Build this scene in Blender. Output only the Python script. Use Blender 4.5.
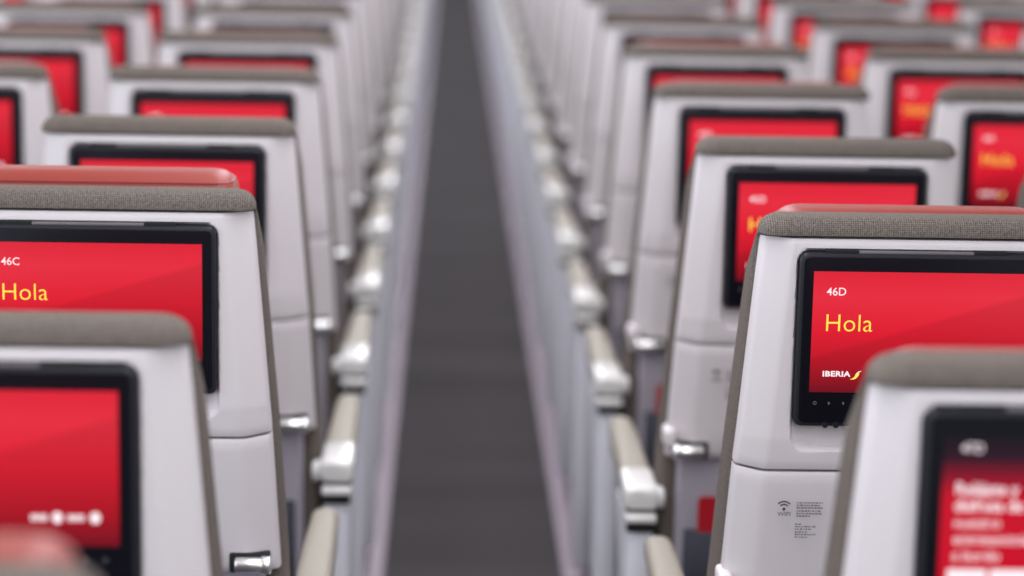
import bpy, bmesh, math, random
from mathutils import Vector, Matrix

for o in list(bpy.data.objects):
    bpy.data.objects.remove(o)
scene = bpy.context.scene
COL = scene.collection
random.seed(7)

# ------------------------------------------------------------------ camera
F = 2418.0                                   # focal length in pixels of a 1024 px wide frame (85 mm)
CAMX, CAMZ = -0.058, 1.680
cd = bpy.data.cameras.new('camera')
cam = bpy.data.objects.new('camera', cd)
COL.objects.link(cam)
scene.camera = cam
cd.sensor_fit = 'HORIZONTAL'
cd.sensor_width = 36.0
cd.lens = 36.0 * F / 1024.0
cd.clip_start = 0.05
cd.clip_end = 200
cY = Vector((-61.0, 468.0, -F)).normalized()
cX = Vector((1.0, -0.0134, (-61 - 0.0134 * 468) / F)).normalized()
cZ = cX.cross(cY).normalized()
cX = cY.cross(cZ).normalized()
R = Matrix((cX, cY, cZ))                     # rows = world axes seen in camera space = cam-to-world
cam.matrix_world = Matrix.Translation((CAMX, 0, CAMZ)) @ R.to_4x4()
cd.dof.use_dof = True
cd.dof.focus_distance = 2.86
cd.dof.aperture_fstop = 2.2
cd.dof.aperture_blades = 0

# ------------------------------------------------------------------ world, lights, exposure
w = bpy.data.worlds.new('world')
scene.world = w
w.use_nodes = True
bg = w.node_tree.nodes['Background']
bg.inputs[0].default_value = (0.96, 0.95, 1.0, 1)
bg.inputs[1].default_value = 0.46

def area(name, loc, rot, sx, sy, power, color):
    l = bpy.data.lights.new(name, 'AREA')
    l.shape = 'RECTANGLE'
    l.size, l.size_y = sx, sy
    l.energy = power
    l.color = color
    o = bpy.data.objects.new(name, l)
    o.location = loc
    o.rotation_euler = rot
    COL.objects.link(o)
    return o

H = math.pi / 2
area('ceiling_light_strip', (0.0, 12, 2.25), (0, 0, 0), 0.5, 30, 330, (0.93, 0.94, 1.0))
area('left_bin_light', (-1.3, 12, 2.1), (0, 0, 0), 0.3, 30, 120, (1.0, 0.97, 0.95))
area('right_bin_light', (1.9, 12, 2.2), (0, 0, 0), 0.3, 30, 120, (1.0, 0.97, 0.95))
area('left_window_daylight', (-2.4, 10, 1.35), (0, -H, 0), 0.5, 28, 330, (0.78, 0.88, 1.0))
area('right_window_daylight', (3.6, 10, 1.45), (0, H, 0), 0.5, 28, 190, (0.82, 0.90, 1.0))

vs = scene.view_settings
scene.display_settings.display_device = 'sRGB'
vs.view_transform = 'Standard'
vs.look = 'None'
vs.gamma = 1.0
vs.exposure = -0.10
vs.use_curve_mapping = False
scene.cycles.use_denoising = True
scene.cycles.max_bounces = 8
scene.cycles.diffuse_bounces = 4

# ------------------------------------------------------------------ materials
def lin(c):
    out = []
    for v in c:
        v /= 255.0
        out.append(v / 12.92 if v <= 0.04045 else ((v + 0.055) / 1.055) ** 2.4)
    return tuple(out) + (1.0,)

def mat(name, col, rough=0.5, metal=0.0, spec=0.5, coat=0.0):
    m = bpy.data.materials.new(name)
    m.use_nodes = True
    b = m.node_tree.nodes['Principled BSDF']
    b.inputs['Base Color'].default_value = lin(col)
    b.inputs['Roughness'].default_value = rough
    b.inputs['Metallic'].default_value = metal
    b.inputs['Specular IOR Level'].default_value = spec
    b.inputs['Coat Weight'].default_value = coat
    return m

def add_bump(m, scale, strength, dist=0.001, stretch=(1, 1, 1), colour=None, detail=2.0):
    nt = m.node_tree
    b = nt.nodes['Principled BSDF']
    tc = nt.nodes.new('ShaderNodeTexCoord')
    mp = nt.nodes.new('ShaderNodeMapping')
    mp.inputs['Scale'].default_value = stretch
    n = nt.nodes.new('ShaderNodeTexNoise')
    n.inputs['Scale'].default_value = scale
    n.inputs['Detail'].default_value = detail
    nt.links.new(tc.outputs['Object'], mp.inputs['Vector'])
    nt.links.new(mp.outputs['Vector'], n.inputs['Vector'])
    bp = nt.nodes.new('ShaderNodeBump')
    bp.inputs['Strength'].default_value = strength
    bp.inputs['Distance'].default_value = dist
    nt.links.new(n.outputs['Fac'], bp.inputs['Height'])
    nt.links.new(bp.outputs['Normal'], b.inputs['Normal'])
    if colour:
        r = nt.nodes.new('ShaderNodeValToRGB')
        r.color_ramp.elements[0].position = 0.3
        r.color_ramp.elements[1].position = 0.7
        r.color_ramp.elements[0].color = lin(colour[0])
        r.color_ramp.elements[1].color = lin(colour[1])
        nt.links.new(n.outputs['Fac'], r.inputs['Fac'])
        nt.links.new(r.outputs['Color'], b.inputs['Base Color'])
    return m

M = {}
M['shell'] = add_bump(mat('white plastic', (213, 206, 208), 0.42), 900, 0.04, 0.0004)
M['shell_grey'] = mat('lavender grey plastic', (176, 170, 180), 0.5)
M['console'] = mat('cool white plastic', (232, 232, 240), 0.35)
M['bezel'] = mat('black glass', (13, 13, 22), 0.25, 0, 0.22)
M['rim'] = mat('dark grey rim plastic', (32, 33, 39), 0.35, 0, 0.3)
M['bar'] = mat('warm grey catch plastic', (104, 100, 102), 0.4)
M['slot'] = mat('matt black', (10, 10, 12), 0.8)
M['chrome'] = mat('polished metal', (236, 234, 232), 0.3, 1.0)
M['cap'] = mat('glossy white plastic', (232, 229, 226), 0.2, 0, 0.6, 0.4)
M['pad'] = add_bump(mat('beige armrest pad', (148, 140, 127), 0.55), 500, 0.1, 0.0005)
M['leather'] = add_bump(mat('red leather', (138, 48, 38), 0.5), 700, 0.12, 0.0004, (1, 1, 1), ((132, 46, 36), (146, 53, 42)))
M['leather_dark'] = mat('dark red stitching welt', (128, 36, 34), 0.5)
M['cushion_dark'] = mat('charcoal seat cloth', (74, 71, 78), 0.9)
M['pocket'] = mat('dark net pocket', (62, 63, 74), 0.8)
M['card'] = mat('red printed card', (176, 22, 38), 0.35)
M['metal_grey'] = mat('seat frame metal', (120, 120, 130), 0.4, 0.6)
M['ink'] = mat('dark grey ink', (44, 42, 48), 0.7)

# knitted grey cloth: two crossed fine waves, laid along each face of the cushion
def knit():
    m = mat('knitted grey cloth', (120, 112, 106), 0.95, 0, 0.15)
    nt = m.node_tree
    N, L = nt.nodes.new, nt.links.new
    b = nt.nodes['Principled BSDF']
    tc = N('ShaderNodeTexCoord')
    sx = N('ShaderNodeSeparateXYZ'); L(tc.outputs['Object'], sx.inputs[0])
    sn = N('ShaderNodeSeparateXYZ'); L(tc.outputs['Normal'], sn.inputs[0])
    def choose(axis, lim, a, c):
        ab = N('ShaderNodeMath'); ab.operation = 'ABSOLUTE'; L(sn.outputs[axis], ab.inputs[0])
        gt = N('ShaderNodeMath'); gt.operation = 'GREATER_THAN'; gt.inputs[1].default_value = lim; L(ab.outputs[0], gt.inputs[0])
        mx = N('ShaderNodeMix'); L(gt.outputs[0], mx.inputs[0]); L(sx.outputs[a], mx.inputs[2]); L(sx.outputs[c], mx.inputs[3])
        return mx.outputs[0]
    cx = N('ShaderNodeCombineXYZ')
    L(choose('X', 0.7, 'X', 'Y'), cx.inputs['X']); L(choose('Z', 0.75, 'Z', 'Y'), cx.inputs['Z'])
    def wave(direction, scale, dist):
        n = N('ShaderNodeTexWave')
        n.bands_direction = direction
        n.inputs['Scale'].default_value = scale
        n.inputs['Distortion'].default_value = dist
        n.inputs['Detail'].default_value = 1.5
        n.inputs['Detail Scale'].default_value = 3
        L(cx.outputs[0], n.inputs['Vector'])
        return n
    a, c = wave('X', 118, 2.0), wave('Z', 140, 2.0)
    no = N('ShaderNodeTexNoise'); no.inputs['Scale'].default_value = 380; no.inputs['Detail'].default_value = 3
    L(tc.outputs['Object'], no.inputs['Vector'])
    ad = N('ShaderNodeMath'); ad.operation = 'MULTIPLY_ADD'; ad.inputs[1].default_value = 1.3
    L(a.outputs['Fac'], ad.inputs[0]); L(c.outputs['Fac'], ad.inputs[2])
    m2 = N('ShaderNodeMath'); m2.operation = 'MULTIPLY'; m2.inputs[1].default_value = 0.62; L(no.outputs['Fac'], m2.inputs[0])
    mu = N('ShaderNodeMath'); mu.operation = 'MULTIPLY_ADD'; mu.inputs[1].default_value = 0.17
    L(ad.outputs[0], mu.inputs[0]); L(m2.outputs[0], mu.inputs[2])
    r = N('ShaderNodeValToRGB')
    r.color_ramp.elements[0].position = 0.2; r.color_ramp.elements[1].position = 0.8
    r.color_ramp.elements[0].color = lin((48, 43, 41)); r.color_ramp.elements[1].color = lin((132, 122, 114))
    L(mu.outputs[0], r.inputs['Fac']); L(r.outputs['Color'], b.inputs['Base Color'])
    bp = N('ShaderNodeBump'); bp.inputs['Strength'].default_value = 0.3; bp.inputs['Distance'].default_value = 0.0006
    L(mu.outputs[0], bp.inputs['Height']); L(bp.outputs['Normal'], b.inputs['Normal'])
    return m
M['knit'] = knit()

def emis(name, col, strength=1.0):
    m = bpy.data.materials.new(name)
    m.use_nodes = True
    nt = m.node_tree
    for n in list(nt.nodes):
        nt.nodes.remove(n)
    e = nt.nodes.new('ShaderNodeEmission')
    e.inputs[0].default_value = lin(col)
    e.inputs[1].default_value = strength
    o = nt.nodes.new('ShaderNodeOutputMaterial')
    nt.links.new(e.outputs[0], o.inputs[0])
    return m
M['text_white'] = emis('screen white', (246, 230, 236), 1.25)
M['text_yellow'] = emis('screen yellow', (250, 218, 84), 1.3)
M['text_dim'] = emis('touch icon glow', (112, 112, 118))
M['text_red'] = emis('screen deep red', (196, 20, 40))

def screen_mat(name, stops, diag):
    """backlit screen picture: a vertical colour ramp with a darker diagonal field, in the screen's own box coordinates"""
    m = bpy.data.materials.new(name)
    m.use_nodes = True
    nt = m.node_tree
    b = nt.nodes['Principled BSDF']
    b.inputs['Base Color'].default_value = (0.005, 0.005, 0.006, 1)
    b.inputs['Roughness'].default_value = 0.22
    b.inputs['Specular IOR Level'].default_value = 0.25
    tc = nt.nodes.new('ShaderNodeTexCoord')
    sp = nt.nodes.new('ShaderNodeSeparateXYZ')
    nt.links.new(tc.outputs['UV'], sp.inputs[0])
    r = nt.nodes.new('ShaderNodeValToRGB')
    el = r.color_ramp.elements
    el[0].position, el[0].color = stops[0][0], lin(stops[0][1])
    el[1].position, el[1].color = stops[-1][0], lin(stops[-1][1])
    for p, c in stops[1:-1]:
        e = el.new(p); e.color = lin(c)
    nt.links.new(sp.outputs['Y'], r.inputs['Fac'])
    out = r.outputs['Color']
    if diag:
        # v - (0.30 + 0.50 u) smoothly stepped
        ma = nt.nodes.new('ShaderNodeMath'); ma.operation = 'MULTIPLY_ADD'
        ma.inputs[1].default_value = -0.56
        nt.links.new(sp.outputs['X'], ma.inputs[0]); nt.links.new(sp.outputs['Y'], ma.inputs[2])
        mr = nt.nodes.new('ShaderNodeMapRange')
        mr.inputs['From Min'].default_value = 0.255; mr.inputs['From Max'].default_value = 0.30
        mr.inputs['To Min'].default_value = 0.84; mr.inputs['To Max'].default_value = 1.0
        nt.links.new(ma.outputs[0], mr.inputs['Value'])
        vm = nt.nodes.new('ShaderNodeVectorMath'); vm.operation = 'SCALE'
        nt.links.new(out, vm.inputs[0]); nt.links.new(mr.outputs[0], vm.inputs['Scale'])
        out = vm.outputs[0]
    nt.links.new(out, b.inputs['Emission Color'])
    b.inputs['Emission Strength'].default_value = 1.06
    return m
M['screen'] = screen_mat('red welcome screen', [(0, (122, 8, 28)), (0.22, (186, 14, 34)), (0.5, (224, 24, 46)), (0.8, (232, 44, 62)), (1.0, (224, 34, 54))], True)
M['screen_night'] = screen_mat('dark to red message screen', [(0, (205, 0, 34)), (0.62, (200, 4, 38)), (0.76, (130, 6, 34)), (0.86, (44, 10, 30)), (1.0, (10, 8, 18))], False)

def carpet():
    m = mat('charcoal carpet', (92, 88, 95), 0.95, 0, 0.1)
    nt = m.node_tree
    b = nt.nodes['Principled BSDF']
    tc = nt.nodes.new('ShaderNodeTexCoord')
    n = nt.nodes.new('ShaderNodeTexNoise'); n.inputs['Scale'].default_value = 260; n.inputs['Detail'].default_value = 3
    nt.links.new(tc.outputs['Object'], n.inputs['Vector'])
    mp = nt.nodes.new('ShaderNodeMapping'); mp.inputs['Scale'].default_value = (0.4, 2.2, 1)
    nt.links.new(tc.outputs['Object'], mp.inputs['Vector'])
    n2 = nt.nodes.new('ShaderNodeTexNoise'); n2.inputs['Scale'].default_value = 1.5; n2.inputs['Detail'].default_value = 2
    nt.links.new(mp.outputs[0], n2.inputs['Vector'])
    mx = nt.nodes.new('ShaderNodeMath'); mx.operation = 'MULTIPLY_ADD'; mx.inputs[1].default_value = 0.5
    h = nt.nodes.new('ShaderNodeMath'); h.operation = 'MULTIPLY'; h.inputs[1].default_value = 0.5
    nt.links.new(n.outputs[0], mx.inputs[0]); nt.links.new(n2.outputs[0], h.inputs[0]); nt.links.new(h.outputs[0], mx.inputs[2])
    r = nt.nodes.new('ShaderNodeValToRGB')
    r.color_ramp.elements[0].position = 0.3; r.color_ramp.elements[1].position = 0.7
    r.color_ramp.elements[0].color = lin((62, 58, 60)); r.color_ramp.elements[1].color = lin((82, 78, 80))
    nt.links.new(mx.outputs[0], r.inputs[0]); nt.links.new(r.outputs[0], b.inputs['Base Color'])
    return m
M['carpet'] = carpet()
M['track'] = mat('pinkish seat track cover', (166, 148, 162), 0.5)
M['wall'] = mat('cabin wall panel', (205, 203, 208), 0.6)

# ------------------------------------------------------------------ mesh helpers (work on a bmesh)
def link(name, bm, m, parent=None, smooth=True):
    bmesh.ops.recalc_face_normals(bm, faces=bm.faces)
    me = bpy.data.meshes.new(name)
    bm.to_mesh(me)
    bm.free()
    if smooth:
        me.polygons.foreach_set('use_smooth', [True] * len(me.polygons))
        try:
            me.set_sharp_from_angle(angle=math.radians(38))
        except Exception:
            pass
    me.materials.append(m)
    o = bpy.data.objects.new(name, me)
    COL.objects.link(o)
    if parent:
        o.parent = parent
    return o

def add_box(bm, x0, x1, y0, y1, z0, z1, bev=0.0, seg=3):
    tmp = bmesh.new()
    bmesh.ops.create_cube(tmp, size=1)
    for v in tmp.verts:
        v.co = Vector(((x0 + x1) / 2 + v.co.x * (x1 - x0), (y0 + y1) / 2 + v.co.y * (y1 - y0), (z0 + z1) / 2 + v.co.z * (z1 - z0)))
    if bev:
        bmesh.ops.bevel(tmp, geom=list(tmp.edges), offset=bev, segments=seg, profile=0.5, affect='EDGES', clamp_overlap=True)
    merge(bm, tmp)

def merge(bm, tmp):
    me = bpy.data.meshes.new('tmp')
    tmp.to_mesh(me)
    tmp.free()
    bm.from_mesh(me)
    bpy.data.meshes.remove(me)

def add_tube(bm, p, q, r, n=16, r2=None, bev=0.0):
    p, q = Vector(p), Vector(q)
    d = q - p
    tmp = bmesh.new()
    bmesh.ops.create_cone(tmp, cap_ends=True, segments=n, radius1=r, radius2=r if r2 is None else r2, depth=d.length)
    if bev:
        es = [e for e in tmp.edges if abs(e.verts[0].co.z - e.verts[1].co.z) < 1e-6]
        bmesh.ops.bevel(tmp, geom=es, offset=bev, segments=3, affect='EDGES', profile=0.5)
    mt = Matrix.Translation((p + q) / 2) @ d.to_track_quat('Z', 'Y').to_matrix().to_4x4()
    bmesh.ops.transform(tmp, matrix=mt, verts=tmp.verts)
    merge(bm, tmp)

def add_path(bm, pts, r, n=10):
    for a, b in zip(pts[:-1], pts[1:]):
        add_tube(bm, a, b, r, n)
    for a in pts[1:-1]:
        tmp = bmesh.new()
        bmesh.ops.create_uvsphere(tmp, u_segments=n, v_segments=6, radius=r)
        bmesh.ops.translate(tmp, vec=Vector(a), verts=tmp.verts)
        merge(bm, tmp)

def loft(bm, rings, caps=True):
    vr = [[bm.verts.new(p) for p in r] for r in rings]
    n = len(rings[0])
    for a, b in zip(vr[:-1], vr[1:]):
        for i in range(n):
            j = (i + 1) % n
            bm.faces.new((a[i], a[j], b[j], b[i]))
    if caps:
        bm.faces.new(vr[0][::-1])
        bm.faces.new(vr[-1])

def rrect(cx, cy, hx, hy, r, n=5):
    r = max(1e-4, min(r, hx - 1e-4, hy - 1e-4))
    pts = []
    for sx, sy, a0 in ((1, 1, 0), (-1, 1, 90), (-1, -1, 180), (1, -1, 270)):
        for k in range(n + 1):
            a = math.radians(a0 + 90 * k / n)
            pts.append((cx + sx * (hx - r) + r * math.cos(a), cy + sy * (hy - r) + r * math.sin(a)))
    return pts

def sstep(a, b, t):
    t = max(0.0, min(1.0, (t - a) / (b - a)))
    return t * t * (3 - 2 * t)

def frange(a, b, n):
    return [a + (b - a) * i / n for i in range(n + 1)]

# ------------------------------------------------------------------ seat profile (local: x across, y forward, z up; y = 0 is the screen face)
TOP = 1.230
CT = TOP - 0.0068                    # top of the knitted cushion
ZC = TOP - 0.0325                    # upper edge of the white shell
SPLIT = TOP - 0.320
SHELL_BOT = 0.728

def half_w(z):                      # half width of the seat back by height
    pts = [(0.40, 0.226), (0.70, 0.226), (0.92, 0.214), (1.05, 0.2035), (1.20, 0.1910), (1.24, 0.1910)]
    if z <= pts[0][0]:
        return pts[0][1]
    for (z0, w0), (z1, w1) in zip(pts[:-1], pts[1:]):
        if z <= z1:
            return w0 + (w1 - w0) * (z - z0) / (z1 - z0)
    return pts[-1][1]

def y_back(z):                      # how far forward the rear face runs as it goes down
    return 0.0 if z > 0.95 else (0.95 - z) * 0.10

def facet(x, hw):                   # rear cross-section: flat centre, angled sides, rounded edge
    ax = abs(x)
    c = hw - 0.036
    y = 0.0
    if ax > c:
        y += 0.020 * ((ax - c) / (hw - c)) ** 1.15
    e = hw - 0.006
    if ax > e:
        t = min(1.0, (ax - e) / 0.006)
        y += 0.008 * (1 - math.sqrt(max(0, 1 - t * t)))
    return y

def rr_sdf(x, z, hx, hz, cz, r):
    qx, qz = abs(x) - (hx - r), abs(z - cz) - (hz - r)
    return math.hypot(max(qx, 0), max(qz, 0)) + min(max(qx, qz), 0) - r

BZ0, BZ1, BHX = TOP - 0.2610, TOP - 0.0480, 0.1485          # screen housing
REC_LO, REC_HI, REC_HX = TOP - 0.292, TOP - 0.0450, 0.1505  # its recess in the shell

def shell_upper():
    bm = bmesh.new()
    us = sorted(set([round(v, 5) for v in frange(0, 0.66, 8) + frange(0.67, 0.80, 16) + frange(0.81, 0.94, 7) + frange(0.95, 1.0, 7)]))
    us = [-u for u in us[::-1] if u > 0] + us
    zs = sorted(set([round(v, 5) for v in frange(0, 0.045, 2) + frange(0.05, 0.22, 16) + frange(0.24, 0.80, 10) + frange(0.81, 0.9, 8) + frange(0.91, 1.0, 7)]))
    front, rear = [], []
    for t in zs:
        fr, re_ = [], []
        for u in us:
            z = SPLIT + 0.002 + (ZC - SPLIT - 0.002) * t
            hw = half_w(z)
            x = u * hw
            lift = 0.0025 * sstep(hw - 0.036, hw, abs(x)) * (1 - t)
            zz = z + lift
            y = facet(x, hw) + y_back(zz)
            d = rr_sdf(x, zz, REC_HX, (REC_HI - REC_LO) / 2, (REC_HI + REC_LO) / 2, 0.018)
            y += 0.014 * (1 - sstep(-0.004, 0.0015, d))
            # rounded rims at top and bottom edges
            if t > 0.985:
                y += 0.0025 * (t - 0.985) / 0.015
            if t < 0.01:
                y += 0.002
            re_.append(bm.verts.new((x, y, zz)))
            fr.append(bm.verts.new((x, 0.045 + y_back(zz), zz)))
        rear.append(re_); front.append(fr)
    nx = len(us)
    for a in range(len(zs) - 1):
        for i in range(nx - 1):
            bm.faces.new((rear[a][i], rear[a][i + 1], rear[a + 1][i + 1], rear[a + 1][i]))
            bm.faces.new((front[a][i], front[a + 1][i], front[a + 1][i + 1], front[a][i + 1]))
        bm.faces.new((rear[a][0], rear[a + 1][0], front[a + 1][0], front[a][0]))
        bm.faces.new((rear[a][-1], front[a][-1], front[a + 1][-1], rear[a + 1][-1]))
    for i in range(nx - 1):
        bm.faces.new((rear[0][i], front[0][i], front[0][i + 1], rear[0][i + 1]))
        bm.faces.new((rear[-1][i], rear[-1][i + 1], front[-1][i + 1], front[-1][i]))
    return bm

def shell_lower():
    bm = bmesh.new()
    us = [round(v, 5) for v in frange(0, 0.8, 6) + frange(0.83, 0.94, 5) + frange(0.95, 1.0, 7)]
    us = [-u for u in us[::-1] if u > 0] + us
    zs = [0, 0.01, 0.03, 0.08] + frange(0.15, 0.9, 8) + [0.97, 0.99, 1.0]
    rear, front = [], []
    for t in zs:
        fr, re_ = [], []
        for u in us:
            z = SHELL_BOT + (SPLIT - 0.0015 - SHELL_BOT) * t
            hw = half_w(z)
            x = u * hw
            zz = z + 0.0025 * sstep(hw - 0.036, hw, abs(x)) * t
            y = facet(x, hw) + y_back(z)
            if t < 0.03:
                y += 0.004 * (1 - t / 0.03)
            if t > 0.97:
                y += 0.002 * (t - 0.97) / 0.03
            # shallow literature step across the lower third
            y += 0.003 * (1 - sstep(0.10, 0.14, t)) * (1 - sstep(0.150, 0.160, abs(x)))
            re_.append(bm.verts.new((x, y, zz)))
            fr.append(bm.verts.new((x, 0.045 + y_back(z), zz)))
        rear.append(re_); front.append(fr)
    nx = len(us)
    for a in range(len(zs) - 1):
        for i in range(nx - 1):
            bm.faces.new((rear[a][i], rear[a][i + 1], rear[a + 1][i + 1], rear[a + 1][i]))
            bm.faces.new((front[a][i], front[a + 1][i], front[a + 1][i + 1], front[a][i + 1]))
        bm.faces.new((rear[a][0], rear[a + 1][0], front[a + 1][0], front[a][0]))
        bm.faces.new((rear[a][-1], front[a][-1], front[a + 1][-1], rear[a + 1][-1]))
    for i in range(nx - 1):
        bm.faces.new((rear[0][i], front[0][i], front[0][i + 1], rear[0][i + 1]))
        bm.faces.new((rear[-1][i], rear[-1][i + 1], front[-1][i + 1], front[-1][i]))
    return bm

def cushion_back():
    """the knitted slab of the backrest, wrapping over the top of the shell"""
    bm = bmesh.new()
    rings = []
    def ring(z, dx, dy):
        lip = sstep(ZC - 0.004, ZC + 0.003, z)               # above the shell the cloth comes back to its face
        hw = half_w(z) + 0.004 - dx
        y0 = y_back(z) + 0.040 * (1 - lip) + (0.001) * lip
        y1 = y_back(z) + 0.115 + (TOP - z) * 0.075 - 0.058 * sstep(1.13, 1.20, z)
        y0 += dy; y1 -= dy
        return [(x, y, z) for x, y in rrect(0, (y0 + y1) / 2, hw, (y1 - y0) / 2, 0.018 if z < ZC - 0.005 else 0.022, 6)]
    for z in frange(0.46, ZC - 0.006, 14):
        rings.append(ring(z, 0, 0))
    rings.append(ring(ZC - 0.003, 0, 0))
    rings.append(ring(ZC + 0.0005, 0, 0))
    rings.append(ring(ZC + 0.004, 0.0, -0.003))
    zr = CT - ZC - 0.004
    for k in range(0, 9):
        a = math.radians(90 * k / 8)
        z = CT - zr + zr * math.sin(a)
        rings.append(ring(z, 0.020 * (1 - math.cos(a)), -0.003 + 0.016 * (1 - math.cos(a))))
    loft(bm, rings)
    return bm

def headrest_bm():
    """red leather headrest pad in front of the backrest top, soft, with a pressed seam line"""
    bm = bmesh.new()
    rings = []
    hx0 = 0.166
    z0, z1 = TOP - 0.155, TOP - 0.013
    steps = [0, 0.02, 0.06, 0.12] + frange(0.2, 0.82, 6)
    for t in steps:
        z = z0 + (z1 - z0) * t
        s = 0.012 * (1 - min(1, t / 0.12)) ** 2
        rings.append([(x, y, z) for x, y in rrect(0, 0.106, hx0 - s, 0.044 - s, 0.022, 6)])
    for k in range(0, 10):
        a = math.radians(90 * k / 9)
        z = z1 - 0.026 + 0.026 * math.sin(a)
        s = 1 - math.cos(a)
        rings.append([(x, y, z) for x, y in rrect(0, 0.106, hx0 - 0.030 * s, 0.044 - 0.030 * s, 0.022 - 0.012 * s, 6)])
    loft(bm, rings)
    return bm

def seam_bm():
    bm = bmesh.new()
    z = TOP - 0.013 - 0.013
    pts = [(x, y, z) for x, y in rrect(0, 0.106, 0.1608, 0.0390, 0.021, 6)]
    add_path(bm, pts + [pts[0]], 0.0022, 6)
    return bm

def bezel_bm():
    bm = bmesh.new()
    rings = []
    cz, hz = (BZ0 + BZ1) / 2, (BZ1 - BZ0) / 2
    for y, s in ((0.012, 0.001), (0.011, 0.0), (-0.0035, 0.0), (-0.0055, 0.0012), (-0.0065, 0.0035)):
        rings.append([(x, y, z) for x, z in rrect(0, cz, BHX - s, hz - s, 0.0095 - s * 0.6, 6)])
    loft(bm, rings)
    return bm

def glass_bm():
    bm = bmesh.new()
    cz, hz = (BZ0 + BZ1) / 2, (BZ1 - BZ0) / 2
    rings = []
    for y, s in ((-0.0060, 0.0050), (-0.0072, 0.0054), (-0.0074, 0.0062)):
        rings.append([(x, y, z) for x, z in rrect(0, cz, BHX - s, hz - s, 0.007, 5)])
    loft(bm, rings)
    return bm

DX, DZ1, DZ0 = 0.1315, TOP - 0.0702, TOP - 0.2180           # lit picture area
YD = -0.0080
def display_bm():
    bm = bmesh.new()
    uv = bm.loops.layers.uv.new('UVMap')
    vs_ = [bm.verts.new(p) for p in ((-DX, YD, DZ0), (DX, YD, DZ0), (DX, YD, DZ1), (-DX, YD, DZ1))]
    f = bm.faces.new(vs_)
    back = [bm.verts.new((v.co.x, YD + 0.0007, v.co.z)) for v in vs_]
    bm.faces.new(back[::-1])
    for i in range(4):
        j = (i + 1) % 4
        bm.faces.new((vs_[i], back[i], back[j], vs_[j]))
    for face in bm.faces:
        for l in face.loops:
            l[uv].uv = ((l.vert.co.x + DX) / (2 * DX), (l.vert.co.z - DZ0) / (DZ1 - DZ0))
    return bm

# lettering as thin meshes standing in the x-z plane
TEXT_CACHE = {}
def text_mesh(body, cap_h, bold=0.0, sx=1.0, space=1.0, line=1.0):
    key = (body, cap_h, bold, sx, space, line)
    if key in TEXT_CACHE:
        return TEXT_CACHE[key]
    cu = bpy.data.curves.new('lettering', 'FONT')
    cu.body = body
    cu.size = 1.0
    cu.offset = bold
    cu.resolution_u = 4
    cu.space_character = space
    cu.space_line = line
    ob = bpy.data.objects.new('lettering', cu)
    COL.objects.link(ob)
    dg = bpy.context.evaluated_depsgraph_get()
    me = bpy.data.meshes.new_from_object(ob.evaluated_get(dg))
    bpy.data.objects.remove(ob)
    k = cap_h / 0.729
    for v in me.vertices:
        v.co = Vector((v.co.x * k * sx, 0.0, v.co.y * k))
    TEXT_CACHE[key] = me
    return me

def put_mesh(name, me, m, parent, loc=(0, 0, 0)):
    if not me.materials:
        me.materials.append(m)
    o = bpy.data.objects.new(name, me)
    o.location = loc
    COL.objects.link(o)
    o.parent = parent
    return o

def poly(bm, pts, y, th=0.0003):
    a = [bm.verts.new((x, y, z)) for x, z in pts]
    b = [bm.verts.new((x, y + th, z)) for x, z in pts]
    bm.faces.new(a)
    bm.faces.new(b[::-1])
    n = len(pts)
    for i in range(n):
        j = (i + 1) % n
        bm.faces.new((a[i], b[i], b[j], a[j]))

def arc_band(bm, cx, cz, r0, r1, a0, a1, y, n=14, th=0.0003):
    for i in range(n):
        t0, t1 = math.radians(a0 + (a1 - a0) * i / n), math.radians(a0 + (a1 - a0) * (i + 1) / n)
        poly(bm, [(cx + r0 * math.cos(t0), cz + r0 * math.sin(t0)), (cx + r1 * math.cos(t0), cz + r1 * math.sin(t0)),
                  (cx + r1 * math.cos(t1), cz + r1 * math.sin(t1)), (cx + r0 * math.cos(t1), cz + r0 * math.sin(t1))], y, th)

def swoosh_bm(x, z, s):
    bm = bmesh.new()
    # lower wing (yellow)
    pts = [(0, 0), (3.0, 1.1), (5.2, 3.4), (6.6, 5.4), (8.6, 6.3), (9.2, 5.6), (8.6, 4.2), (7.6, 2.6), (5.8, 0.7), (3.2, -0.3)]
    poly(bm, [(x + a * s, z + b * s) for a, b in pts], YD - 0.0012)
    return bm

def swoosh_top_bm(x, z, s):
    bm = bmesh.new()
    pts = [(4.9, 3.6), (6.2, 6.0), (8.4, 7.8), (11.2, 8.4), (9.6, 7.2), (7.6, 6.4)]
    poly(bm, [(x + a * s, z + b * s) for a, b in pts], YD - 0.0012)
    return bm

# ------------------------------------------------------------------ shared meshes, built once
KIT = {}
def kit(key, fn, m):
    if key not in KIT:
        bm = fn()
        o = link(key, bm, m)
        KIT[key] = o.data
        bpy.data.objects.remove(o)
    return KIT[key]

def part(name, key, fn, m, parent):
    o = bpy.data.objects.new(name, kit(key, fn, m))
    COL.objects.link(o)
    o.parent = parent
    return o

def housing_tabs(x):
    bm = bmesh.new()
    if True:
        add_box(bm, x, x + 0.040, -0.0052, 0.002, BZ1 - 0.0012, BZ1 + 0.0034, 0.0006, 1)
    return bm

def housing_bar():
    bm = bmesh.new()
    add_box(bm, -0.078, 0.060, -0.0050, 0.004, BZ1 - 0.0010, BZ1 + 0.0026, 0.0010, 2)
    return bm

def side_slots(s):
    bm = bmesh.new()
    for z0, z1 in ((BZ0 + 0.085, BZ0 + 0.150), (BZ0 + 0.018, BZ0 + 0.060)):
        add_box(bm, s * BHX - 0.0008, s * BHX + 0.0008, -0.0020, 0.004, z0, z1, 0.0004, 1)
    return bm

def touch_ring(x, r):
    bm = bmesh.new()
    arc_band(bm, x, TOP - 0.2315, r, r + 0.0006, 0, 360, YD + 0.0002)
    return bm

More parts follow.
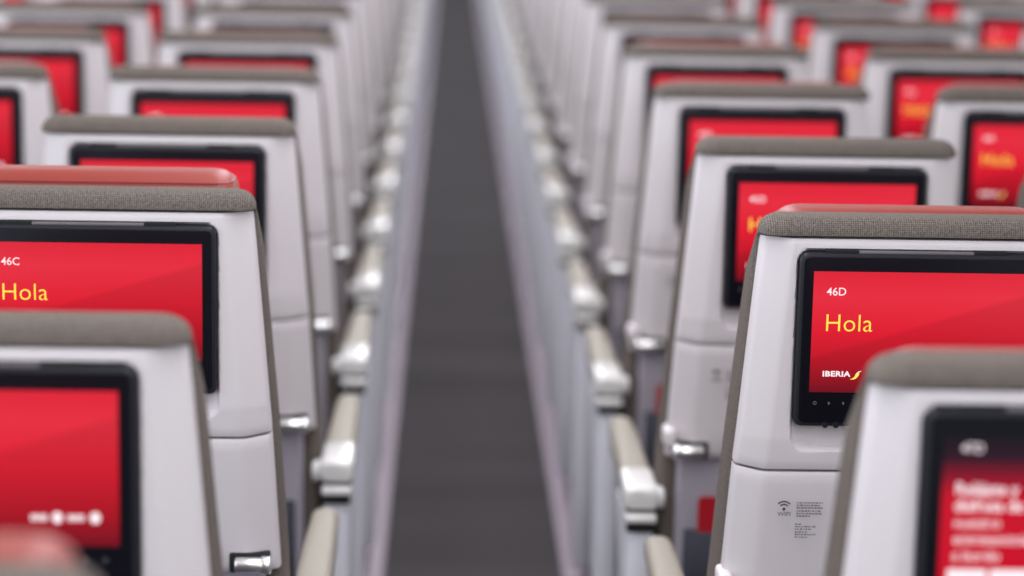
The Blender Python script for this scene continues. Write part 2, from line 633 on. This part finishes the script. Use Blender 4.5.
def touch_arrow(x):
    bm = bmesh.new()
    z = TOP - 0.2315
    poly(bm, [(x - 0.0005, z - 0.0018), (x + 0.0005, z - 0.0018), (x + 0.0005, z - 0.0003), (x + 0.0015, z - 0.0003), (x, z + 0.0018), (x - 0.0015, z - 0.0003), (x - 0.0005, z - 0.0003)], YD + 0.0002)
    return bm

def jack_bm():
    bm = bmesh.new()
    for x in (-0.1105, -0.0975):
        pts = [(x + 0.0032 * math.cos(a), BZ0 + 0.0025 + 0.0032 * math.sin(a)) for a in [math.radians(k * 24) for k in range(15)]]
        poly(bm, pts, -0.0085, 0.004)
    return bm

def jack_rim_bm():
    bm = bmesh.new()
    for x in (-0.1105, -0.0975):
        arc_band(bm, x, BZ0 + 0.0025, 0.0030, 0.0038, 0, 360, -0.0090, 18, 0.002)
    return bm

def partner_marks():
    """small white row of marks near the lower right of the screen"""
    bm = bmesh.new()
    z = TOP - 0.1905
    for x0, x1 in ((0.0502, 0.0660), (0.0842, 0.1000)):
        n = 4
        w_ = (x1 - x0) / n
        for i in range(n):
            poly(bm, [(x0 + i * w_, z - 0.0032), (x0 + i * w_ + w_ * 0.72, z - 0.0032), (x0 + i * w_ + w_ * 0.72, z + 0.0030), (x0 + i * w_, z + 0.0030)], YD - 0.0011)
    for x in (0.0745, 0.1095):
        pts = [(x + 0.0050 * math.cos(a), z + 0.0056 * math.sin(a)) for a in [math.radians(k * 20) for k in range(18)]]
        poly(bm, pts, YD - 0.0011)
    return bm

def latch_bm(s):
    bm = bmesh.new()
    x = half_w(0.75)
    y = 0.012
    add_tube(bm, (s * (x - 0.054), y, 0.742), (s * (x - 0.020), y, 0.742), 0.0100, 20, bev=0.002)
    add_tube(bm, (s * (x - 0.022), y, 0.742), (s * (x - 0.008), y, 0.742), 0.0118, 20, bev=0.003)
    return bm

def latch_well(s):
    bm = bmesh.new()
    x = half_w(0.75)
    a, b = sorted((s * (x - 0.062), s * (x - 0.010)))
    add_box(bm, a, b, 0.0165, 0.034, 0.729, 0.756, 0.003, 2)
    return bm

def shoulder(s):
    """white end piece beside the latch, outside edge of the shell"""
    bm = bmesh.new()
    x = half_w(0.75)
    a, b = sorted((s * (x - 0.012), s * (x + 0.006)))
    add_box(bm, a, b, 0.016, 0.066, 0.746, 0.774, 0.006, 3)
    return bm

def lower_panel():
    bm = bmesh.new()
    rings = []
    for z in frange(0.44, 0.726, 6):
        hw = 0.205
        y0 = y_back(z) + 0.022
        rings.append([(x, y, z) for x, y in rrect(0, y0 + 0.02, hw, 0.02, 0.010, 4)])
    loft(bm, rings)
    return bm

def pocket_bm():
    bm = bmesh.new()
    rings = []
    for z, d in ((0.46, 0.012), (0.48, 0.024), (0.54, 0.028), (0.56, 0.026), (0.602, 0.020), (0.607, 0.017)):
        y0 = y_back(z) + 0.0215
        rings.append([(x, y, z) for x, y in rrect(0, y0 - d / 2, 0.192, d / 2 + 0.001, 0.006, 4)])
    loft(bm, rings)
    return bm

def seat_pan():
    bm = bmesh.new()
    rings = []
    for y, s in ((0.17, 0.02), (0.18, 0.006), (0.22, 0.0), (0.56, 0.0), (0.63, 0.004), (0.655, 0.014), (0.665, 0.032)):
        rings.append([(x, y, z) for x, z in rrect(0, 0.405, 0.222 - s, 0.062 - s, 0.03, 5)])
    loft(bm, rings)
    return bm

def leg_bm(s):
    bm = bmesh.new()
    x = s * 0.155
    add_path(bm, [(x, 0.20, 0.335), (x, 0.10, 0.03), (x, 0.075, 0.018)], 0.017, 10)
    add_path(bm, [(x, 0.47, 0.335), (x, 0.50, 0.03)], 0.017, 10)
    add_path(bm, [(x, 0.11, 0.05), (x, 0.46, 0.31)], 0.012, 8)
    add_box(bm, x - 0.022, x + 0.022, 0.04, 0.56, 0.002, 0.022, 0.004, 2)
    return bm

def spar_bm():
    bm = bmesh.new()
    add_tube(bm, (-0.228, 0.20, 0.325), (0.228, 0.20, 0.325), 0.021, 12)
    add_tube(bm, (-0.228, 0.47, 0.325), (0.228, 0.47, 0.325), 0.021, 12)
    add_box(bm, -0.02, 0.02, 0.20, 0.47, 0.315, 0.335, 0.004, 2)
    return bm

# armrests: aisle one is AX from the seat centre
AX0, AX1 = 0.234, 0.284
AZ = 0.675
def pad_bm(x0, x1):
    bm = bmesh.new()
    rings = []
    cx, hx = (x0 + x1) / 2, (x1 - x0) / 2
    L0, L1 = 0.160, 0.545
    for y, sc in [(L0, 0.97), (L0 + 0.01, 1.0), (0.25, 0.98), (0.42, 0.88)] + [(L1 - 0.045 + 0.045 * math.sin(math.radians(a)), 0.25 + 0.58 * math.cos(math.radians(a))) for a in (20, 40, 55, 68, 80, 90)]:
        rings.append([(x, y, z) for x, z in rrect(cx, AZ - 0.022, hx * sc, 0.022 * max(sc, 0.5), 0.012, 4)])
    loft(bm, rings)
    return bm

def armcap_bm(x0, x1):
    bm = bmesh.new()
    rings = []
    cx, hx = (x0 + x1) / 2, (x1 - x0) / 2 + 0.002
    for y, h, s in ((0.040, 0.018, 0.006), (0.044, 0.023, 0.002), (0.054, 0.025, 0.0), (0.155, 0.025, 0.0), (0.161, 0.024, 0.001)):
        rings.append([(x, y, z) for x, z in rrect(cx, AZ + 0.002 - 0.019, hx - s, h * 0.76, 0.009, 5)])
    loft(bm, rings)
    return bm

def armslot_bm(x0, x1):
    bm = bmesh.new()
    add_box(bm, x0 + 0.003, x1 - 0.003, 0.056, 0.16, AZ - 0.060, AZ - 0.034, 0.002, 1)
    add_box(bm, x0 + 0.003, x1 - 0.003, 0.040, 0.058, AZ - 0.070, AZ - 0.054, 0.002, 1)
    return bm

def armbracket_bm(x0, x1):
    bm = bmesh.new()
    add_box(bm, x0 + 0.001, x1 - 0.001, 0.036, 0.165, AZ - 0.055, AZ - 0.042, 0.004, 3)
    return bm

def hinge_bm(x1):
    bm = bmesh.new()
    add_tube(bm, (x1 - 0.003, 0.080, AZ - 0.024), (x1 - 0.016, 0.080, AZ - 0.024), 0.019, 20, bev=0.004)
    return bm

def console_bm(x0, x1):
    """end bay under the aisle armrest, narrowing and sweeping forward as it goes down"""
    bm = bmesh.new()
    rings = []
    cx, hx = (x0 + x1) / 2, (x1 - x0) / 2 - 0.004
    for z, y0, y1 in ((0.06, 0.060, 0.13), (0.08, 0.052, 0.15), (0.22, 0.046, 0.16), (0.32, 0.046, 0.17), (0.42, 0.046, 0.19), (0.50, 0.046, 0.22), (0.55, 0.046, 0.27), (AZ - 0.069, 0.048, 0.30)):
        rings.append([(x, y, z) for x, y in rrect(cx, (y0 + y1) / 2, hx, (y1 - y0) / 2, 0.018, 5)])
    loft(bm, rings)
    return bm

def arm_beam_bm(x0, x1):
    bm = bmesh.new()
    add_box(bm, x0 + 0.006, x1 - 0.006, 0.12, 0.50, AZ - 0.062, AZ - 0.042, 0.005, 2)
    return bm

# wifi sign on the lower shell
def wifi_bm():
    bm = bmesh.new()
    cx, cz, y = -0.1550, TOP - 0.3665, -0.0012
    for r in (0.0052, 0.0088):
        arc_band(bm, cx, cz, r, r + 0.0017, 42, 138, y, 14)
    arc_band(bm, cx, cz, 0.0, 0.0018, 0, 360, y, 12)
    return bm

def print_bm(rows, x0, z0, w_, h_, lead, seed):
    """unreadably small print: broken word strokes"""
    rnd = random.Random(seed)
    bm = bmesh.new()
    for i, frac in enumerate(rows):
        z = z0 - i * lead
        x = x0
        end = x0 + w_ * frac
        while x < end - 0.0012:
            l = min(rnd.uniform(0.0016, 0.0044), end - x)
            k = int(l / 0.00062)
            for j in range(k):
                xx = x + j * 0.00062
                hh = h_ * rnd.choice((0.75, 0.75, 1.0, 0.7))
                poly(bm, [(xx, z), (xx + 0.00044, z), (xx + 0.00044, z + hh), (xx, z + hh)], -0.0012)
            x += l + 0.0007
    return bm

WX = -0.1365
def print_a(): return print_bm([1.0, .92, 1.0], -0.1395, TOP - 0.3590, 0.0320, 0.0019, 0.0032, 3)
def print_b(): return print_bm([.95, 1.0, .55], -0.1395, TOP - 0.3695, 0.0310, 0.0019, 0.0032, 4)
def print_c(): return print_bm([.28, 1.0, .8], -0.1405, TOP - 0.3860, 0.0260, 0.0019, 0.0032, 5)
def print_d(): return print_bm([.6, 1.0, .62], -0.1405, TOP - 0.3960, 0.0255, 0.0019, 0.0032, 6)

# ------------------------------------------------------------------ one seat
def seat(x, y, s, aisle, number, level, label, group, page='welcome', raise_=0.0, print_sign=True, tall=1.0):
    """s = +1: the latch and aisle armrest lie on the seat's right. level 2 = lettering too, 1 = no lettering, 0 = far off"""
    r = bpy.data.objects.new('airline_seat', None)
    r.location = (x, y, 0)
    r.scale = (1, 1, tall)
    COL.objects.link(r)
    r['label'] = label
    r['category'] = 'seat'
    r['group'] = group
    k = 'R' if s > 0 else 'L'
    part('back_cushion', 'back_cushion', cushion_back, M['knit'], r)
    hd = part('headrest', 'headrest', headrest_bm, M['leather'], r)
    hd.location.z = raise_
    part('headrest_seam', 'headrest_seam', seam_bm, M['leather_dark'], hd)
    sh = part('upper_shell', 'upper_shell', shell_upper, M['shell'], r)
    lo = part('lower_shell', 'lower_shell', shell_lower, M['shell'], r)
    if s < 0:
        part('shell_shoulder', 'shell_shoulder' + k, lambda: shoulder(s), M['shell'], r)
    la = part('latch', 'latch' + k, lambda: latch_bm(s), M['chrome'], r)
    part('latch_well', 'latch_well' + k, lambda: latch_well(s), M['slot'], la)
    part('lower_panel', 'lower_panel', lower_panel, M['shell_grey'], r)
    part('seat_pocket', 'seat_pocket', pocket_bm, M['pocket'], r)
    bz = part('screen_housing', 'screen_housing', bezel_bm, M['rim'], r)
    part('screen_glass', 'screen_glass', glass_bm, M['bezel'], bz)
    if level >= 1:
        part('housing_tab', 'housing_tabL', lambda: housing_tabs(-0.118), M['slot'], bz)
        part('housing_tab', 'housing_tabR', lambda: housing_tabs(0.060), M['slot'], bz)
        part('housing_bar', 'housing_bar', housing_bar, M['bar'], bz)
        part('side_slot', 'side_slotL', lambda: side_slots(-1), M['slot'], bz)
        part('side_slot', 'side_slotR', lambda: side_slots(1), M['slot'], bz)
        part('headphone_jack', 'headphone_jack', jack_bm, M['slot'], bz)
        part('jack_rim', 'jack_rim', jack_rim_bm, M['rim'], bz)
    key = 'display' if page == 'welcome' else 'display_message'
    dm = M['screen'] if page == 'welcome' else M['screen_night']
    di = part('display', key, display_bm, dm, r)
    if level >= 2:
        if number[:2] in ('45', '46', '47'):
            for i_, x_ in enumerate((-0.1240, 0.082, 0.100, 0.118)):
                part('touch_icon', 'touch_ring%d' % i_, lambda: touch_ring(x_, 0.0015), M['text_dim'], bz)
            for i_, x_ in enumerate((-0.1070, -0.0895)):
                part('touch_icon', 'touch_arrow%d' % i_, lambda: touch_arrow(x_), M['text_dim'], bz)
        yt = YD - 0.0011
        if page == 'welcome':
            put_mesh('seat_number', text_mesh(number, 0.0100, 0.002, 1.0), M['text_white'], di, (-DX + 0.0158, yt, DZ1 - 0.0287))
            put_mesh('greeting', text_mesh('Hola', 0.0222, -0.009, 0.98, 1.03), M['text_yellow'], di, (-DX + 0.0145, yt, DZ1 - 0.0725))
            put_mesh('logo_lettering', text_mesh('IBERIA', 0.0066, 0.035, 1.22, 1.08), M['text_white'], di, (-DX + 0.0148, yt, DZ1 - 0.1278))
            part('logo_wing', 'logo_wing', lambda: swoosh_bm(-DX + 0.0482, DZ1 - 0.1312, 0.00125), M['text_yellow'], di)
            part('logo_wing_tip', 'logo_wing_tip', lambda: swoosh_top_bm(-DX + 0.0482, DZ1 - 0.1312, 0.00125), M['text_white'], di)
            part('partner_marks', 'partner_marks', partner_marks, M['text_white'], di)
        else:
            put_mesh('seat_number', text_mesh(number, 0.0088, 0.004, 0.95), M['text_white'], di, (-DX + 0.0150, yt, DZ1 - 0.0150))
            put_mesh('message_heading', text_mesh('Relájate y\ndisfruta de', 0.0112, 0.018, 0.93, 1.0, 0.98), M['text_white'], di, (-DX + 0.0115, yt, DZ1 - 0.0530))
            put_mesh('message_text', text_mesh('nuestro\nentretenimiento\na bordo', 0.0108, 0.0, 0.90, 1.0, 1.02), M['text_white'], di, (-DX + 0.0115, yt, DZ1 - 0.0835))
            def buttons():
                bm = bmesh.new()
                for a, b in ((-DX + 0.0080, -DX + 0.0430), (-DX + 0.0460, -DX + 0.1040)):
                    add_box(bm, a, b, yt, yt + 0.0008, DZ1 - 0.1420, DZ1 - 0.1215, 0.0003, 1)
                return bm
            part('screen_buttons', 'screen_buttons', buttons, M['text_white'], di)
    if number[:2] in ('44', '45', '46') and level >= 2:
        part('wifi_symbol', 'wifi_symbol', wifi_bm, M['ink'], lo)
        put_mesh('wifi_lettering', text_mesh('WIFI', 0.0054, 0.0, 1.1), M['ink'], lo, (-0.1628, -0.0012, TOP - 0.3750))
        for nm, fn in (('print_a', print_a), ('print_b', print_b), ('print_c', print_c), ('print_d', print_d)):
            part('small_print', nm, fn, M['ink'], lo)
    # sitting part and structure
    part('seat_cushion', 'seat_cushion', seat_pan, M['cushion_dark'], r)
    part('leg', 'legL', lambda: leg_bm(-1), M['metal_grey'], r)
    part('leg', 'legR', lambda: leg_bm(1), M['metal_grey'], r)
    part('frame_spar', 'frame_spar', spar_bm, M['metal_grey'], r)
    if aisle:
        x0, x1 = (AX0, AX1) if s > 0 else (-AX1, -AX0)
        xi = AX0 if s > 0 else -AX0
        ar = part('armrest', 'armpad' + k, lambda: pad_bm(x0, x1), M['pad'], r)
        part('armrest_cap', 'armcap' + k, lambda: armcap_bm(x0, x1), M['cap'], ar)
        part('armrest_slot', 'armslot' + k, lambda: armslot_bm(x0, x1), M['slot'], ar)
        part('armrest_bracket', 'armbracket' + k, lambda: armbracket_bm(x0, x1), M['cap'], ar)
        part('armrest_hinge', 'hinge' + k, lambda: hinge_bm(xi + (0.0 if s > 0 else 0.016)), M['cap'], ar)
        part('armrest_beam', 'armbeam' + k, lambda: arm_beam_bm(x0, x1), M['shell_grey'], ar)
        part('end_bay', 'console' + k, lambda: console_bm(x0, x1), M['console'], r)
    if level >= 1:
        xo = (-0.2640, -0.2305) if s > 0 else (0.2305, 0.2640)
        ar = part('armrest', 'midpad' + k, lambda: pad_bm(*xo), M['pad'], r)
        part('armrest_beam', 'midbeam' + k, lambda: arm_beam_bm(*xo), M['shell_grey'], ar)
    return r

# ------------------------------------------------------------------ the setting
def struct(name, bm, m):
    o = link(name, bm, m, None, False)
    o['kind'] = 'structure'
    return o

bm = bmesh.new(); add_box(bm, -2.3, 3.9, -1.5, 33, -0.06, -0.002)
struct('floor', bm, M['carpet'])
bm = bmesh.new(); add_box(bm, -0.190, 0.220, -1.5, 32.9, -0.004, 0.004, 0.001, 1)
cp = struct('floor_aisle_carpet', bm, M['carpet'])
for i, (a, b) in enumerate(((-0.230, -0.190), (0.220, 0.267))):
    bm = bmesh.new(); add_box(bm, a, b, -1.5, 32.9, -0.003, 0.007, 0.002, 2)
    struct('trim_%d' % (i + 1), bm, M['track'])
bm = bmesh.new(); add_box(bm, -2.3, 3.9, 32.9, 33.0, -0.06, 2.3)
struct('wall_far', bm, M['wall'])

# ------------------------------------------------------------------ the rows
PITCH = 0.783
XC, XD, DXC, DXD = -0.488, 0.5135, 0.501, 0.513
YC46, YD46 = 2.958, 2.832
ORD = ['', 'first', 'second', 'third', 'fourth', 'fifth', 'sixth', 'seventh', 'eighth', 'ninth', 'tenth', 'eleventh', 'twelfth', 'thirteenth']
C_RAISE = {48: 0.000, 47: -0.014, 46: 0.020, 45: -0.004, 44: 0.000, 43: 0.002}
D_RAISE = {47: -0.006, 46: 0.004, 45: -0.008, 44: 0.002, 43: 0.006}
SHIFT_X = {'48C': 0.026, '47D': -0.001, '46C': -0.002, '45C': 0.003}             # small seat-to-seat differences
SHIFT_Y = {'48C': 0.012}
AHEAD = 0.758

def lab(block, col, row):
    first = 48 if block == 'left' else 47
    n = first - row + 1
    side = 'left' if block == 'left' else 'right'
    if (block, col, row) == ('left', 0, 46):
        return 'sharp seat showing 46C and Hola on its red screen, left of the aisle'
    if (block, col, row) == ('right', 0, 46):
        return 'sharp seat showing 46D above yellow Hola, right of the aisle'
    if (block, col, row) == ('right', 0, 47):
        return 'blurred nearest seat at lower right with white message text on dark red screen'
    if (block, col, row) == ('left', 0, 47):
        return 'blurred foreground seat at lower left with large red screen and white marks'
    if (block, col, row) == ('left', 0, 48):
        return 'nearest seat, only its blurred red headrest showing in the bottom left corner'
    what = ['aisle seat', 'middle seat', 'third seat from the aisle'][col]
    k = 46 - row
    ref = '46C' if block == 'left' else '46D'
    nums = ['', 'one row', 'two rows', 'three rows', 'four rows', 'five rows', 'six rows', 'seven rows', 'eight rows', 'nine rows', 'ten rows', 'eleven rows']
    if k <= 0:
        return 'white %s in the %s block, in the row of %s' % (what, side, ref) if k == 0 else \
               'white %s in the %s block, one row behind %s' % (what, side, ref)
    if k < len(nums):
        return 'white %s, %s block, %s ahead of %s' % (what, side, nums[k], ref)
    return None

for row in range(48, 15, -1):
    k = 46 - row
    far = 46 - row > 8
    lv = 2 if k <= 5 else (1 if k <= 8 else 0)
    if k > 0:
        yc, yd = YC46 - 0.030 + k * AHEAD, YD46 - 0.042 + k * AHEAD
    else:
        yc, yd = YC46 + k * PITCH + SHIFT_Y.get('%dC' % row, 0), YD46 + k * PITCH
    lbl = lab('left', 0, row) or 'far blurred white shelled seat beside the left edge of the aisle carpet'
    seat(XC + SHIFT_X.get('%dC' % row, 0), yc, 1, True, '%dC' % row, lv, lbl, 'aisle seats left of the carpet', raise_=C_RAISE.get(row, 0.002))
    if row <= 47:
        lbl = lab('right', 0, row) or 'far blurred white shelled seat beside the right edge of the aisle carpet'
        seat(XD + SHIFT_X.get('%dD' % row, -0.005 if k > 0 else 0), yd, -1, True, '%dD' % row, lv, lbl, 'aisle seats right of the carpet', page='message' if row == 47 else 'welcome',
             raise_=D_RAISE.get(row, 0.002))
    if 0 <= k <= 8:
        seat(XC - DXC, yc, 1, False, '%dB' % row, lv, lab('left', 1, row), 'middle seats of the left block', raise_=0.004)
        seat(XD + DXD - 0.005, yd, -1, False, '%dE' % row, lv, lab('right', 1, row), 'middle seats of the right block', raise_=0.004)
    if 2 <= k <= 8:
        seat(XC - 2 * DXC, yc, 1, False, '%dA' % row, lv, lab('left', 2, row), 'third seats of the left block', raise_=0.004)
        seat(XD + 2 * DXD - 0.005, yd, -1, False, '%dG' % row, lv, lab('right', 2, row), 'third seats of the right block', raise_=0.004)

# red safety cards standing in the seat pockets of the right aisle seats
for row in (45, 44, 43):
    yd = YD46 - 0.042 + (46 - row) * AHEAD
    bm = bmesh.new()
    z0, z1 = 0.48, 0.664
    rings = []
    for y, s in ((0.0, 0.0004), (0.0006, 0.0), (0.0020, 0.0), (0.0026, 0.0004)):
        rings.append([(x, y, z) for x, z in rrect(0, (z0 + z1) / 2, 0.055 - s, (z1 - z0) / 2 - s, 0.008, 4)])
    loft(bm, rings)
    o = link('safety_card', bm, M['card'])
    o.location = (XD - 0.122, yd + 0.0385, 0)
    o.rotation_euler = (math.radians(0.0), 0, 0)
    o['label'] = {45: 'red safety card in the pocket of the aisle seat ahead of 46D',
                  44: 'red safety card in the aisle seat pocket two rows ahead of 46D',
                  43: 'red safety card in the aisle seat pocket three rows ahead of 46D'}[row]
    o['category'] = 'safety card'
    o['group'] = 'red safety cards in the seat pockets'

for me in [m_ for m_ in bpy.data.meshes if m_.users == 0]:
    bpy.data.meshes.remove(me)
